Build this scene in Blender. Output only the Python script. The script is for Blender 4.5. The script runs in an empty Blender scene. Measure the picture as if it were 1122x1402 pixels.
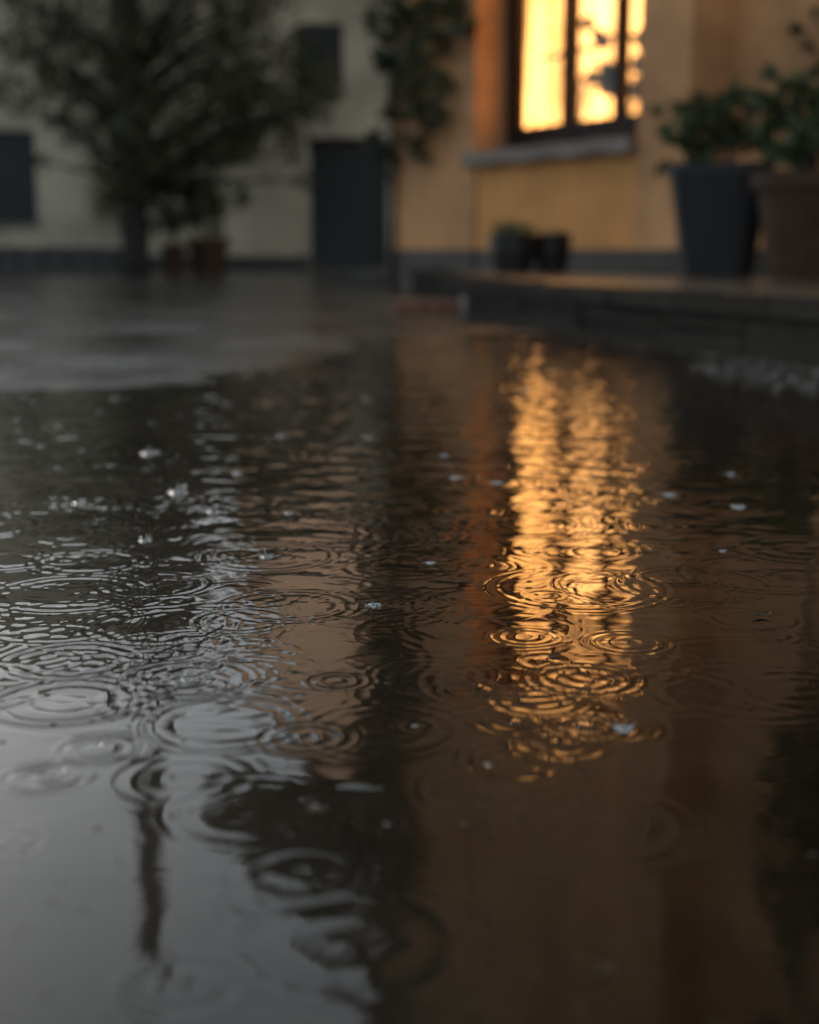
import bpy, bmesh, math, random
import numpy as np
from mathutils import Vector, Matrix

random.seed(7)
rng = np.random.default_rng(11)
R = math.radians
sc = bpy.context.scene
C = sc.collection

# ------------------------------------------------------------------ camera
PW, PH, F, YH, CAMH = 1122, 1402, 1947.0, 343.0, 0.40
TH = math.atan((PH / 2 - YH) / F)
CT, ST = math.cos(TH), math.sin(TH)
CAM = Vector((0, 0, CAMH))


def ray(px, py):
    return Vector((px - PW / 2, F * CT - (py - PH / 2) * ST, -F * ST - (py - PH / 2) * CT))


def gnd(px, py, z=0.0):
    r = ray(px, py)
    return CAM + r * ((z - CAMH) / r.z)


def at(px, py, Y):
    r = ray(px, py)
    return CAM + r * (Y / r.y)


cam_d = bpy.data.cameras.new('camera')
cam_d.sensor_fit = 'VERTICAL'
cam_d.sensor_height = 36.0
cam_d.lens = 36.0 * F / PH
cam_d.clip_start, cam_d.clip_end = 0.02, 2000
cam_d.dof.use_dof = True
cam_d.dof.focus_distance = 1.60
cam_d.dof.aperture_fstop = 2.6
cam_d.dof.aperture_blades = 0
cam = bpy.data.objects.new('camera', cam_d)
C.objects.link(cam)
cam.location = CAM
cam.rotation_euler = (math.pi / 2 - TH, 0, 0)
sc.camera = cam

# ------------------------------------------------------------------ materials


def new_mat(name):
    m = bpy.data.materials.new(name)
    m.use_nodes = True
    nt = m.node_tree
    nt.nodes.clear()
    out = nt.nodes.new('ShaderNodeOutputMaterial')
    return m, nt, out


def mat(name, col, rough=0.6, scale=4.0, var=0.25, bump=0.0, bscale=40.0, col2=None, spec=0.5,
        transl=0.0, stretch=(1, 1, 1), rvar=0.0, coat=0.0):
    m, nt, out = new_mat(name)
    N, L = nt.nodes, nt.links
    p = N.new('ShaderNodeBsdfPrincipled')
    tc = N.new('ShaderNodeTexCoord')
    mp = N.new('ShaderNodeMapping')
    mp.inputs['Scale'].default_value = stretch
    L.new(tc.outputs['Object'], mp.inputs['Vector'])
    nz = N.new('ShaderNodeTexNoise')
    nz.inputs['Scale'].default_value = scale
    nz.inputs['Detail'].default_value = 6
    nz.inputs['Roughness'].default_value = 0.62
    L.new(mp.outputs['Vector'], nz.inputs['Vector'])
    cr = N.new('ShaderNodeValToRGB')
    c2 = col2 or tuple(c * (1 - var) for c in col)
    c1 = tuple(min(1, c * (1 + var * 0.5)) for c in col) if not col2 else col
    cr.color_ramp.elements[0].position = 0.32
    cr.color_ramp.elements[1].position = 0.68
    cr.color_ramp.elements[0].color = (*c2, 1)
    cr.color_ramp.elements[1].color = (*c1, 1)
    L.new(nz.outputs['Fac'], cr.inputs['Fac'])
    L.new(cr.outputs['Color'], p.inputs['Base Color'])
    p.inputs['Roughness'].default_value = rough
    p.inputs['Specular IOR Level'].default_value = spec
    p.inputs['Coat Weight'].default_value = coat
    p.inputs['Coat Roughness'].default_value = 0.28
    if rvar:
        mr = N.new('ShaderNodeMapRange')
        mr.inputs['From Min'].default_value, mr.inputs['From Max'].default_value = 0.35, 0.65
        mr.inputs['To Min'].default_value, mr.inputs['To Max'].default_value = rough - rvar, rough + rvar
        L.new(nz.outputs['Fac'], mr.inputs['Value'])
        L.new(mr.outputs['Result'], p.inputs['Roughness'])
    if bump:
        n2 = N.new('ShaderNodeTexNoise')
        n2.inputs['Scale'].default_value = bscale
        n2.inputs['Detail'].default_value = 4
        L.new(mp.outputs['Vector'], n2.inputs['Vector'])
        b = N.new('ShaderNodeBump')
        b.inputs['Strength'].default_value = bump
        b.inputs['Distance'].default_value = 0.02
        L.new(n2.outputs['Fac'], b.inputs['Height'])
        L.new(b.outputs['Normal'], p.inputs['Normal'])
    if transl:
        t = N.new('ShaderNodeBsdfTranslucent')
        L.new(cr.outputs['Color'], t.inputs['Color'])
        mx = N.new('ShaderNodeMixShader')
        mx.inputs['Fac'].default_value = transl
        L.new(p.outputs['BSDF'], mx.inputs[1])
        L.new(t.outputs['BSDF'], mx.inputs[2])
        L.new(mx.outputs['Shader'], out.inputs['Surface'])
    else:
        L.new(p.outputs['BSDF'], out.inputs['Surface'])
    return m


M = {}
M['plaster'] = mat('orange_plaster', (0.64, 0.33, 0.145), 0.85, 1.1, 0.42, 0.25, 18)
M['bay'] = mat('glow_tinted_plaster', (0.72, 0.335, 0.105), 0.8, 1.6, 0.22, 0.2, 18)  # panel under the sill: warm window glow put into the plaster colour
M['cream'] = mat('cream_plaster', (0.54, 0.475, 0.35), 0.9, 0.8, 0.42, 0.25, 12)
M['terracotta_wall'] = mat('terracotta_plaster', (0.82, 0.46, 0.24), 0.85, 0.6, 0.12)
M['plinth'] = mat('grey_plinth', (0.070, 0.061, 0.050), 0.65, 3, 0.35, 0.4, 20)
M['dark_stone'] = mat('dark_stone', (0.055, 0.052, 0.05), 0.5, 5, 0.4, 0.5, 25)
M['stone'] = mat('kerb_stone', (0.024, 0.0215, 0.019), 0.7, 6, 0.45, 0.4, 30, rvar=0.1, spec=0.08)
M['pale_stone'] = mat('pale_stone', (0.42, 0.37, 0.31), 0.55, 6, 0.3, 0.3, 30)
M['terrace'] = mat('wet_terrace', (0.17, 0.125, 0.085), 0.36, 3, 0.4, 0.4, 22, rvar=0.12, coat=1.0)
M['brick'] = mat('red_brick', (0.20, 0.085, 0.05), 0.5, 8, 0.4, 0.4, 40)
M['sill'] = mat('sill_stone', (0.20, 0.165, 0.135), 0.55, 6, 0.35, 0.3, 30)
M['frame'] = mat('dark_wood', (0.022, 0.013, 0.009), 0.6, 9, 0.4, 0.15, 30, spec=0.2)
M['door'] = mat('dark_green_paint', (0.018, 0.028, 0.030), 0.5, 5, 0.3, 0.1, 30)
M['shutter'] = mat('dark_shutter', (0.012, 0.016, 0.020), 0.5, 5, 0.3)
M['dark_glass'] = mat('dark_glass', (0.012, 0.014, 0.016), 0.08, 3, 0.2)
M['roof'] = mat('roof_tiles', (0.16, 0.085, 0.055), 0.7, 4, 0.4, 0.5, 14)
M['gutter'] = mat('zinc', (0.16, 0.16, 0.16), 0.4, 5, 0.2)
M['bark'] = mat('bark', (0.022, 0.018, 0.015), 0.85, 6, 0.4, 0.6, 18, stretch=(1, 1, 0.25))
M['leaf'] = mat('leaf', (0.095, 0.100, 0.036), 0.6, 1.4, 0.5, col2=(0.040, 0.048, 0.018), transl=0.25)
M['leaf_far'] = mat('leaf_far', (0.045, 0.055, 0.026), 0.55, 0.9, 0.5, col2=(0.022, 0.034, 0.014), transl=0.25)
M['leaf_vine'] = mat('leaf_vine', (0.070, 0.082, 0.032), 0.55, 3, 0.5, col2=(0.024, 0.038, 0.018), transl=0.25)
M['leaf_pot'] = mat('leaf_pot', (0.100, 0.130, 0.050), 0.5, 9, 0.5, col2=(0.040, 0.062, 0.024), transl=0.25)
M['grass'] = mat('grass_blades', (0.10, 0.12, 0.04), 0.5, 9, 0.4, transl=0.25)
M['stem'] = mat('stem', (0.06, 0.055, 0.03), 0.7, 8, 0.3)
M['pot_dark'] = mat('slate_pot', (0.010, 0.012, 0.015), 0.45, 6, 0.3, 0.1, 30)
M['pot_bowl'] = mat('black_bowl', (0.012, 0.010, 0.009), 0.45, 6, 0.3, 0.1, 30)
M['pot_terra'] = mat('clay_pot', (0.068, 0.038, 0.023), 0.6, 7, 0.4, 0.2, 25, spec=0.2)
M['soil'] = mat('soil', (0.022, 0.016, 0.011), 0.9, 30, 0.5, 0.6, 60)
M['pebble'] = mat('pebbles', (0.17, 0.15, 0.13), 0.45, 14, 0.4, col2=(0.05, 0.045, 0.04))
M['dead_leaf'] = mat('dead_leaf', (0.030, 0.022, 0.016), 0.45, 30, 0.4)
M['pale_leaf'] = mat('pale_leaf', (0.13, 0.16, 0.16), 0.3, 40, 0.4)
M['room'] = mat('room_plaster', (0.45, 0.30, 0.16), 0.8, 3, 0.15)


def two_sided_fresnel(N, L, ior):
    fr = N.new('ShaderNodeFresnel')
    ge = N.new('ShaderNodeNewGeometry')
    mr = N.new('ShaderNodeMapRange')
    mr.inputs['To Min'].default_value, mr.inputs['To Max'].default_value = ior, 1 / ior
    L.new(ge.outputs['Backfacing'], mr.inputs['Value'])
    L.new(mr.outputs['Result'], fr.inputs['IOR'])
    return fr


def ground_material():
    m, nt, out = new_mat('wet_asphalt')
    N, L = nt.nodes, nt.links
    p = N.new('ShaderNodeBsdfPrincipled')
    tc = N.new('ShaderNodeTexCoord')

    def noise(scale, det=5, rg=0.6):
        n = N.new('ShaderNodeTexNoise')
        n.inputs['Scale'].default_value = scale
        n.inputs['Detail'].default_value = det
        n.inputs['Roughness'].default_value = rg
        L.new(tc.outputs['Object'], n.inputs['Vector'])
        return n
    a = noise(1.1)
    g = noise(160, 3)
    b = noise(9, 5)
    cr = N.new('ShaderNodeValToRGB')
    cr.color_ramp.elements[0].position, cr.color_ramp.elements[1].position = 0.35, 0.7
    cr.color_ramp.elements[0].color = (0.024, 0.0205, 0.0165, 1)
    cr.color_ramp.elements[1].color = (0.064, 0.056, 0.046, 1)
    L.new(b.outputs['Fac'], cr.inputs['Fac'])
    mx = N.new('ShaderNodeMix')
    mx.data_type = 'RGBA'
    mx.blend_type = 'OVERLAY'
    mx.inputs['Factor'].default_value = 0.35
    L.new(cr.outputs['Color'], mx.inputs['A'])
    L.new(g.outputs['Fac'], mx.inputs['B'])
    L.new(mx.outputs['Result'], p.inputs['Base Color'])
    mr = N.new('ShaderNodeMapRange')
    mr.inputs['From Min'].default_value, mr.inputs['From Max'].default_value = 0.38, 0.62
    mr.inputs['To Min'].default_value, mr.inputs['To Max'].default_value = 0.09, 0.32
    L.new(a.outputs['Fac'], mr.inputs['Value'])
    L.new(mr.outputs['Result'], p.inputs['Roughness'])
    bp = N.new('ShaderNodeBump')
    bp.inputs['Strength'].default_value = 0.35
    bp.inputs['Distance'].default_value = 0.004
    L.new(g.outputs['Fac'], bp.inputs['Height'])
    L.new(bp.outputs['Normal'], p.inputs['Normal'])
    L.new(p.outputs['BSDF'], out.inputs['Surface'])
    return m


def water_material():
    m, nt, out = new_mat('puddle_water')
    N, L = nt.nodes, nt.links
    fr = two_sided_fresnel(N, L, 1.43)
    tr = N.new('ShaderNodeBsdfTransparent')
    tr.inputs['Color'].default_value = (0.52, 0.485, 0.43, 1)
    gl = N.new('ShaderNodeBsdfGlossy')
    gl.inputs['Color'].default_value = (1, 1, 1, 1)
    gl.inputs['Roughness'].default_value = 0.02
    mx = N.new('ShaderNodeMixShader')
    L.new(fr.outputs['Fac'], mx.inputs['Fac'])
    L.new(tr.outputs['BSDF'], mx.inputs[1])
    L.new(gl.outputs['BSDF'], mx.inputs[2])
    L.new(mx.outputs['Shader'], out.inputs['Surface'])
    return m


def splash_material():
    m, nt, out = new_mat('splash_water')
    p = nt.nodes.new('ShaderNodeBsdfPrincipled')
    p.inputs['Base Color'].default_value = (0.85, 0.88, 0.90, 1)
    p.inputs['Roughness'].default_value = 0.2
    p.inputs['IOR'].default_value = 1.33
    p.inputs['Transmission Weight'].default_value = 0.65
    nt.links.new(p.outputs['BSDF'], out.inputs['Surface'])
    return m


def glass_material():
    m, nt, out = new_mat('window_glass')
    N, L = nt.nodes, nt.links
    fr = two_sided_fresnel(N, L, 1.3)
    tr = N.new('ShaderNodeBsdfTransparent')
    gl = N.new('ShaderNodeBsdfGlossy')
    gl.inputs['Roughness'].default_value = 0.03
    mx = N.new('ShaderNodeMixShader')
    L.new(fr.outputs['Fac'], mx.inputs['Fac'])
    L.new(tr.outputs['BSDF'], mx.inputs[1])
    L.new(gl.outputs['BSDF'], mx.inputs[2])
    L.new(mx.outputs['Shader'], out.inputs['Surface'])
    return m


CURTAIN_STRENGTH = 6.0


def curtain_material():
    """sheer curtain lit from the room behind: it gives off the light of the window"""
    m, nt, out = new_mat('lit_curtain')
    N, L = nt.nodes, nt.links
    tc = N.new('ShaderNodeTexCoord')
    mp = N.new('ShaderNodeMapping')
    mp.inputs['Scale'].default_value = (9.0, 1, 0.35)
    L.new(tc.outputs['Object'], mp.inputs['Vector'])
    nz = N.new('ShaderNodeTexNoise')
    nz.inputs['Scale'].default_value = 1.5
    nz.inputs['Detail'].default_value = 4
    L.new(mp.outputs['Vector'], nz.inputs['Vector'])
    cr = N.new('ShaderNodeValToRGB')
    cr.color_ramp.elements[0].position, cr.color_ramp.elements[1].position = 0.36, 0.64
    cr.color_ramp.elements[0].color = (0.36, 0.145, 0.03, 1)
    cr.color_ramp.elements[1].color = (1.0, 0.445, 0.125, 1)
    L.new(nz.outputs['Fac'], cr.inputs['Fac'])
    em = N.new('ShaderNodeEmission')
    n2 = N.new('ShaderNodeTexNoise')      # the lamp in the room lights the cloth unevenly
    n2.inputs['Scale'].default_value = 1.9
    n2.inputs['Detail'].default_value = 1
    L.new(tc.outputs['Object'], n2.inputs['Vector'])
    mr = N.new('ShaderNodeMapRange')
    mr.inputs['From Min'].default_value, mr.inputs['From Max'].default_value = 0.36, 0.62
    mr.inputs['To Min'].default_value, mr.inputs['To Max'].default_value = CURTAIN_STRENGTH * 0.30, CURTAIN_STRENGTH * 1.25
    L.new(n2.outputs['Fac'], mr.inputs['Value'])
    L.new(mr.outputs['Result'], em.inputs['Strength'])
    L.new(cr.outputs['Color'], em.inputs['Color'])
    L.new(em.outputs['Emission'], out.inputs['Surface'])
    return m


M['ground'] = ground_material()
M['water'] = water_material()
M['splash'] = splash_material()
M['glass'] = glass_material()
M['curtain'] = curtain_material()

# ------------------------------------------------------------------ builders


def tag(o, label=None, cat=None, group=None, kind=None):
    if label:
        o['label'] = label
    if cat:
        o['category'] = cat
    if group:
        o['group'] = group
    if kind:
        o['kind'] = kind
    return o


def empty(name, loc, rz=0.0):
    o = bpy.data.objects.new(name, None)
    o.empty_display_size = 0.1
    C.objects.link(o)
    o.location = loc
    o.rotation_euler = (0, 0, rz)
    return o


def link(name, me, m, parent=None, loc=None, smooth=False):
    if m:
        me.materials.append(m)
    if smooth:
        me.polygons.foreach_set('use_smooth', [True] * len(me.polygons))
    o = bpy.data.objects.new(name, me)
    C.objects.link(o)
    if parent:
        o.parent = parent
    if loc is not None:
        o.location = loc
    return o


class MB:
    def __init__(self):
        self.v, self.f = [], []

    def box(self, x0, x1, y0, y1, z0, z1, bev=0.0):
        if bev:
            bm = bmesh.new()
            bmesh.ops.create_cube(bm, size=1)
            for v in bm.verts:
                v.co = Vector(((x0 + x1) / 2 + v.co.x * (x1 - x0), (y0 + y1) / 2 + v.co.y * (y1 - y0),
                               (z0 + z1) / 2 + v.co.z * (z1 - z0)))
            bmesh.ops.bevel(bm, geom=bm.edges[:], offset=bev, segments=2, affect='EDGES', profile=0.5)
            self.add_bm(bm)
            return self
        b = len(self.v)
        self.v += [(x, y, z) for z in (z0, z1) for (x, y) in ((x0, y0), (x1, y0), (x1, y1), (x0, y1))]
        self.f += [(b + 3, b + 2, b + 1, b), (b + 4, b + 5, b + 6, b + 7)]
        for i in range(4):
            j = (i + 1) % 4
            self.f.append((b + i, b + j, b + 4 + j, b + 4 + i))
        return self

    def add_bm(self, bm, mtx=None):
        b = len(self.v)
        bm.verts.ensure_lookup_table()
        bm.verts.index_update()
        for v in bm.verts:
            self.v.append(tuple(mtx @ v.co) if mtx else tuple(v.co))
        for f in bm.faces:
            self.f.append(tuple(b + v.index for v in f.verts))
        bm.free()

    def add(self, vs, fs):
        b = len(self.v)
        self.v += [tuple(v) for v in vs]
        self.f += [tuple(b + i for i in f) for f in fs]
        return self

    def tube(self, pts, rad, n=8, cap=True):
        pts = [Vector(p) for p in pts]
        b = len(self.v)
        k = len(pts)
        for i, p in enumerate(pts):
            d = (pts[min(i + 1, k - 1)] - pts[max(i - 1, 0)]).normalized()
            a = d.cross(Vector((0, 0, 1)) if abs(d.z) < 0.9 else Vector((1, 0, 0))).normalized()
            c = d.cross(a).normalized()
            r = rad[i] if hasattr(rad, '__len__') else rad
            for j in range(n):
                t = 2 * math.pi * j / n
                self.v.append(tuple(p + (a * math.cos(t) + c * math.sin(t)) * r))
        for i in range(k - 1):
            for j in range(n):
                j2 = (j + 1) % n
                self.f.append((b + i * n + j, b + i * n + j2, b + (i + 1) * n + j2, b + (i + 1) * n + j))
        if cap:
            self.f.append(tuple(b + j for j in range(n))[::-1])
            self.f.append(tuple(b + (k - 1) * n + j for j in range(n)))
        return self

    def lathe(self, prof, n=40, wob=0.0):
        b = len(self.v)
        for (r, z) in prof:
            for j in range(n):
                t = 2 * math.pi * j / n
                rr = r * (1 + wob * math.sin(3 * t + z * 9))
                self.v.append((rr * math.cos(t), rr * math.sin(t), z))
        for i in range(len(prof) - 1):
            for j in range(n):
                j2 = (j + 1) % n
                self.f.append((b + i * n + j, b + i * n + j2, b + (i + 1) * n + j2, b + (i + 1) * n + j))
        return self

    def blob(self, c, r, sub=1, jit=0.2, sq=(1, 1, 1)):
        bm = bmesh.new()
        bmesh.ops.create_icosphere(bm, subdivisions=sub, radius=1)
        for v in bm.verts:
            k = 1 + random.uniform(-jit, jit)
            v.co = Vector((c[0] + v.co.x * r * sq[0] * k, c[1] + v.co.y * r * sq[1] * k, c[2] + v.co.z * r * sq[2] * k))
        self.add_bm(bm)
        return self

    def build(self, name, m, parent=None, loc=None, smooth=False):
        me = bpy.data.meshes.new(name)
        me.from_pydata(self.v, [], self.f)
        me.update()
        return link(name, me, m, parent, loc, smooth)


def leaf_mesh(name, m, centers, size, parent=None, aspect=0.55, droop=0.3):
    """many leaf faces: each a bent rhomb of two triangles"""
    n = len(centers)
    c = np.asarray(centers, float)
    a = rng.normal(size=(n, 3))
    a[:, 2] -= droop
    a /= np.linalg.norm(a, axis=1)[:, None]
    b = rng.normal(size=(n, 3))
    b -= a * np.sum(a * b, axis=1)[:, None]
    b /= np.linalg.norm(b, axis=1)[:, None]
    nn = np.cross(a, b)
    s = (size * rng.uniform(0.6, 1.35, n))[:, None]
    v = np.empty((n, 4, 3))
    v[:, 0] = c - a * s * 0.5
    v[:, 1] = c + b * s * aspect * 0.5 + nn * s * 0.10
    v[:, 2] = c + a * s * 0.5 - nn * s * 0.06
    v[:, 3] = c - b * s * aspect * 0.5 + nn * s * 0.10
    me = bpy.data.meshes.new(name)
    me.vertices.add(n * 4)
    me.vertices.foreach_set('co', v.reshape(-1))
    me.loops.add(n * 6)
    idx = (np.arange(n)[:, None] * 4 + np.array([0, 1, 2, 0, 2, 3])[None]).reshape(-1)
    me.loops.foreach_set('vertex_index', idx.astype(np.int32))
    me.polygons.add(n * 2)
    me.polygons.foreach_set('loop_start', (np.arange(n * 2) * 3).astype(np.int32))
    me.update(calc_edges=True)
    me.validate()
    return link(name, me, m, parent)


def clump_points(clumps, per_m2=None, n=None):
    """points in lumpy clumps: (x, y, z, rx, ry, rz); more towards each clump's shell"""
    vol = np.array([c[3] * c[4] * c[5] for c in clumps]) ** (2 / 3)
    cnt = np.maximum(4, (n * vol / vol.sum()).astype(int))
    out = []
    for c, k in zip(clumps, cnt):
        d = rng.normal(size=(k, 3))
        d /= np.linalg.norm(d, axis=1)[:, None]
        r = rng.uniform(0.25, 1.0, k) ** 0.6 * (1 + 0.18 * rng.normal(size=k))
        out.append(np.array(c[:3]) + d * r[:, None] * np.array(c[3:6]))
    return np.concatenate(out)


# ------------------------------------------------------------------ ground, water
K1 = gnd(648, 436, 0.0)
K2 = gnd(1122, 500, 0.0)
KD = (K2 - K1).normalized()
KEND = K2 + KD * 3.2
KN = Vector((-KD.y, KD.x, 0))
if KN.y < 0:
    KN = -KN


def vnoise(x, y, seed, sc_):
    """smooth value noise for heights"""
    r = np.random.default_rng(seed)
    tab = r.uniform(-1, 1, (64, 64))
    X, Y = x * sc_, y * sc_
    xi, yi = np.floor(X).astype(int), np.floor(Y).astype(int)
    fx, fy = X - xi, Y - yi
    fx, fy = fx * fx * (3 - 2 * fx), fy * fy * (3 - 2 * fy)
    a = tab[xi % 64, yi % 64]
    b = tab[(xi + 1) % 64, yi % 64]
    c = tab[xi % 64, (yi + 1) % 64]
    d = tab[(xi + 1) % 64, (yi + 1) % 64]
    return (a * (1 - fx) + b * fx) * (1 - fy) + (c * (1 - fx) + d * fx) * fy


def sstep(a, b, x):
    t = np.clip((x - a) / (b - a), 0, 1)
    return t * t * (3 - 2 * t)


def ground_height(x, y):
    # shoreline of the big puddle: nearer on the open side, running back along the kerb
    shore = 4.25 + 0.45 * vnoise(x, y, 21, 0.8) + 0.30 * vnoise(x, y, 22, 2.3) + 3.0 * sstep(-0.75, 0.85, x)
    inside = sstep(1.3, -0.9, y - shore) * sstep(-1.1, 0.25, y) * sstep(-1.0, 0.5, x + 0.62 * np.maximum(y, 0.4) + 0.9)
    inside = inside * sstep(-1.0, 0.4, 0.62 * np.maximum(y, 0.4) + 1.3 - x)
    h = 0.012 - 0.034 * inside
    near = np.exp(-np.maximum(0, np.hypot(x, y) - 9) / 6)
    h = h + near * (0.0080 * vnoise(x, y, 3, 1.3) + 0.0042 * vnoise(x, y, 4, 4.3) + 0.0030 * vnoise(x * 0.6, y, 6, 7.7) + 0.0014 * vnoise(x, y, 5, 15.0))
    # a gritty bank along the kerb's foot
    kd = (x - K1.x) * KN.x + (y - K1.y) * KN.y      # negative in front of the kerb
    bank = sstep(-0.34, -0.06, kd + 0.07 * vnoise(x, y, 31, 3.7)) * sstep(0.5, 1.5, y)
    h = h * (1 - bank) + bank * (0.010 + 0.004 * vnoise(x, y, 32, 14.0) * near)
    # a shallow film of water further out, beyond the first shoreline
    h = h - 0.0075 * np.exp(-((y - 6.2) / 0.9) ** 2) * sstep(0.6, -0.4, x)
    h = h - 0.006 * np.exp(-((y - 9.5) / 1.0) ** 2)
    return h


def axis_coords(lo, hi, step, far, grow=1.35):
    a = list(np.arange(lo, hi + 1e-6, step))
    s = step
    p = hi
    while p < far:
        s *= grow
        p += s
        a.append(p)
    s, p = step, lo
    pre = []
    while p > -far:
        s *= grow
        p -= s
        pre.append(p)
    return np.array(pre[::-1] + a)


def grid_mesh(name, X, Y, Z, m, smooth=True):
    ny, nx = X.shape
    v = np.stack([X, Y, Z], -1).reshape(-1, 3).astype(np.float32)
    i = np.arange(ny * nx).reshape(ny, nx)
    q = np.stack([i[:-1, :-1], i[:-1, 1:], i[1:, 1:], i[1:, :-1]], -1).reshape(-1, 4)
    me = bpy.data.meshes.new(name)
    me.vertices.add(len(v))
    me.vertices.foreach_set('co', v.reshape(-1))
    me.loops.add(q.size)
    me.loops.foreach_set('vertex_index', q.reshape(-1).astype(np.int32))
    me.polygons.add(len(q))
    me.polygons.foreach_set('loop_start', (np.arange(len(q)) * 4).astype(np.int32))
    me.update(calc_edges=True)
    me.polygons.foreach_set('use_smooth', np.ones(len(q), dtype=bool))
    return link(name, me, m)


gx = axis_coords(-3.2, 3.2, 0.025, 400)
gy = axis_coords(0.3, 10.0, 0.03, 400)
GX, GY = np.meshgrid(gx, gy)
tag(grid_mesh('ground', GX, GY, ground_height(GX, GY), M['ground']), kind='structure')

# water: rows closer together near the camera
rows = [0.42]
while rows[-1] < 8.6:
    d = rows[-1]
    rows.append(d + min(max(0.0016 * d, 0.0019), 0.0085))
rows = np.array(rows)
u_in = np.linspace(-0.335, 0.335, 640)
u_out = np.linspace(0.345, 0.62, 26)
U = np.concatenate([-u_out[::-1], u_in, u_out])
WX = U[None, :] * (rows[:, None] + 0.35 * np.abs(U[None, :]) / 0.62)
WY = np.repeat(rows[:, None], len(U), 1)

H = np.zeros_like(WX)
# slow breathing of the surface and wind wavelets (metres)
act = sstep(1.15, 2.2, WY)            # near water is calmer
lft = 0.45 + 0.55 * sstep(0.5, -0.6, WX / np.maximum(WY, 0.4) * 3)
WARP = vnoise(WX, WY, 71, 5.0) + 0.5 * vnoise(WX, WY, 72, 11.0)
FARC = 1 + 1.15 * sstep(1.9, 4.2, WY)
CALM = 1 - 0.5 * sstep(0.16, 0.26, WX / WY)
for k in range(34):
    lam = 0.026 * 1.15 ** (k % 13) * random.uniform(0.85, 1.15)
    ang = math.pi / 2 + random.gauss(0, 0.7)
    ph = random.uniform(0, 6.28)
    kx, ky = 2 * math.pi / lam * math.cos(ang), 2 * math.pi / lam * math.sin(ang)
    slope = 0.0068
    env = np.clip(0.55 + 1.1 * vnoise(WX, WY, 50 + k, 2.6), 0.05, 2)
    H += slope * lam / (2 * math.pi) * np.sin(kx * WX + ky * WY + ph + 0.8 * WARP) * env * (0.14 + act) * CALM * FARC
H += 0.00035 * vnoise(WX, WY, 90, 7.0) * (0.4 + act)


def ring(cx, cy, rad, lam, slope, nr=3.0, wob=1.0):
    """a packet of circular waves of outer radius rad"""
    ext = rad + 2.5 * lam
    r0, r1 = np.searchsorted(rows, cy - ext), np.searchsorted(rows, cy + ext)
    if r1 - r0 < 2:
        return
    xs, ys = WX[r0:r1], WY[r0:r1]
    r = np.hypot(xs - cx, ys - cy) + lam * 0.16 * wob * WARP[r0:r1]
    w = lam * nr
    dist = r - rad
    env = np.where(dist > 0, np.exp(-(dist / (0.6 * lam)) ** 2), np.exp(-(dist / w) ** 2))
    lam_r = lam * (1 + 0.5 * np.clip(-dist / (w + 1e-6), 0, 2))
    env = env * np.clip(0.9 + 0.6 * wob * WARP[r0:r1], 0.15, 2)
    H[r0:r1] += slope * lam / (2 * math.pi) * np.sin(2 * math.pi * dist / lam_r) * env


# rings one can pick out in the photograph: px, py, half-width in px, wavelength m, slope
for (px, py, hw, lam, sl) in [
        (100, 905, 95, 0.013, 0.085), (95, 812, 110, 0.014, 0.08), (60, 905, 60, 0.010, 0.06), (120, 770, 85, 0.014, 0.08),
        (140, 1025, 62, 0.012, 0.075), (255, 930, 95, 0.013, 0.085), (255, 932, 28, 0.010, 0.09), (462, 932, 42, 0.011, 0.10),
        (365, 762, 95, 0.014, 0.075), (513, 832, 115, 0.014, 0.05), (395, 830, 95, 0.014, 0.06), (790, 805, 130, 0.015, 0.06),
        (800, 930, 80, 0.012, 0.10), (330, 850, 70, 0.011, 0.07), (210, 800, 80, 0.013, 0.07), (800, 995, 55, 0.012, 0.10),
        (720, 872, 48, 0.010, 0.09), (250, 1350, 85, 0.022, 0.03), (20, 1155, 42, 0.012, 0.06), (250, 1065, 100, 0.016, 0.03),
        (60, 1065, 60, 0.012, 0.08), (470, 1290, 150, 0.030, 0.022), (415, 1195, 70, 0.024, 0.035), (560, 1330, 120, 0.028, 0.02), (340, 1110, 110, 0.022, 0.018), (360, 1230, 60, 0.02, 0.02), (310, 990, 120, 0.013, 0.05),
        (850, 1000, 40, 0.011, 0.09), (590, 925, 90, 0.012, 0.035), (950, 800, 110, 0.014, 0.04), (1000, 690, 90, 0.016, 0.05),
        (530, 1000, 120, 0.014, 0.035), (90, 960, 110, 0.014, 0.07), (420, 1010, 70, 0.012, 0.06), (180, 720, 70, 0.014, 0.07),
        (700, 990, 50, 0.011, 0.08), (820, 1130, 150, 0.018, 0.035), (690, 1080, 110, 0.016, 0.03),
        (660, 775, 40, 0.012, 0.10), (925, 790, 60, 0.013, 0.09), (640, 945, 40, 0.012, 0.09), (700, 1042, 70, 0.013, 0.09),
        (870, 690, 45, 0.016, 0.10), (690, 662, 70, 0.018, 0.10), (900, 635, 45, 0.02, 0.10), (770, 1020, 60, 0.012, 0.10), (640, 700, 45, 0.016, 0.09),
        (740, 960, 70, 0.011, 0.09), (860, 880, 60, 0.011, 0.08)]:
    p = gnd(px, py)
    ring(p.x, p.y, hw * p.y / F, lam, sl * 1.35, 3.2, 0.5)
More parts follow.
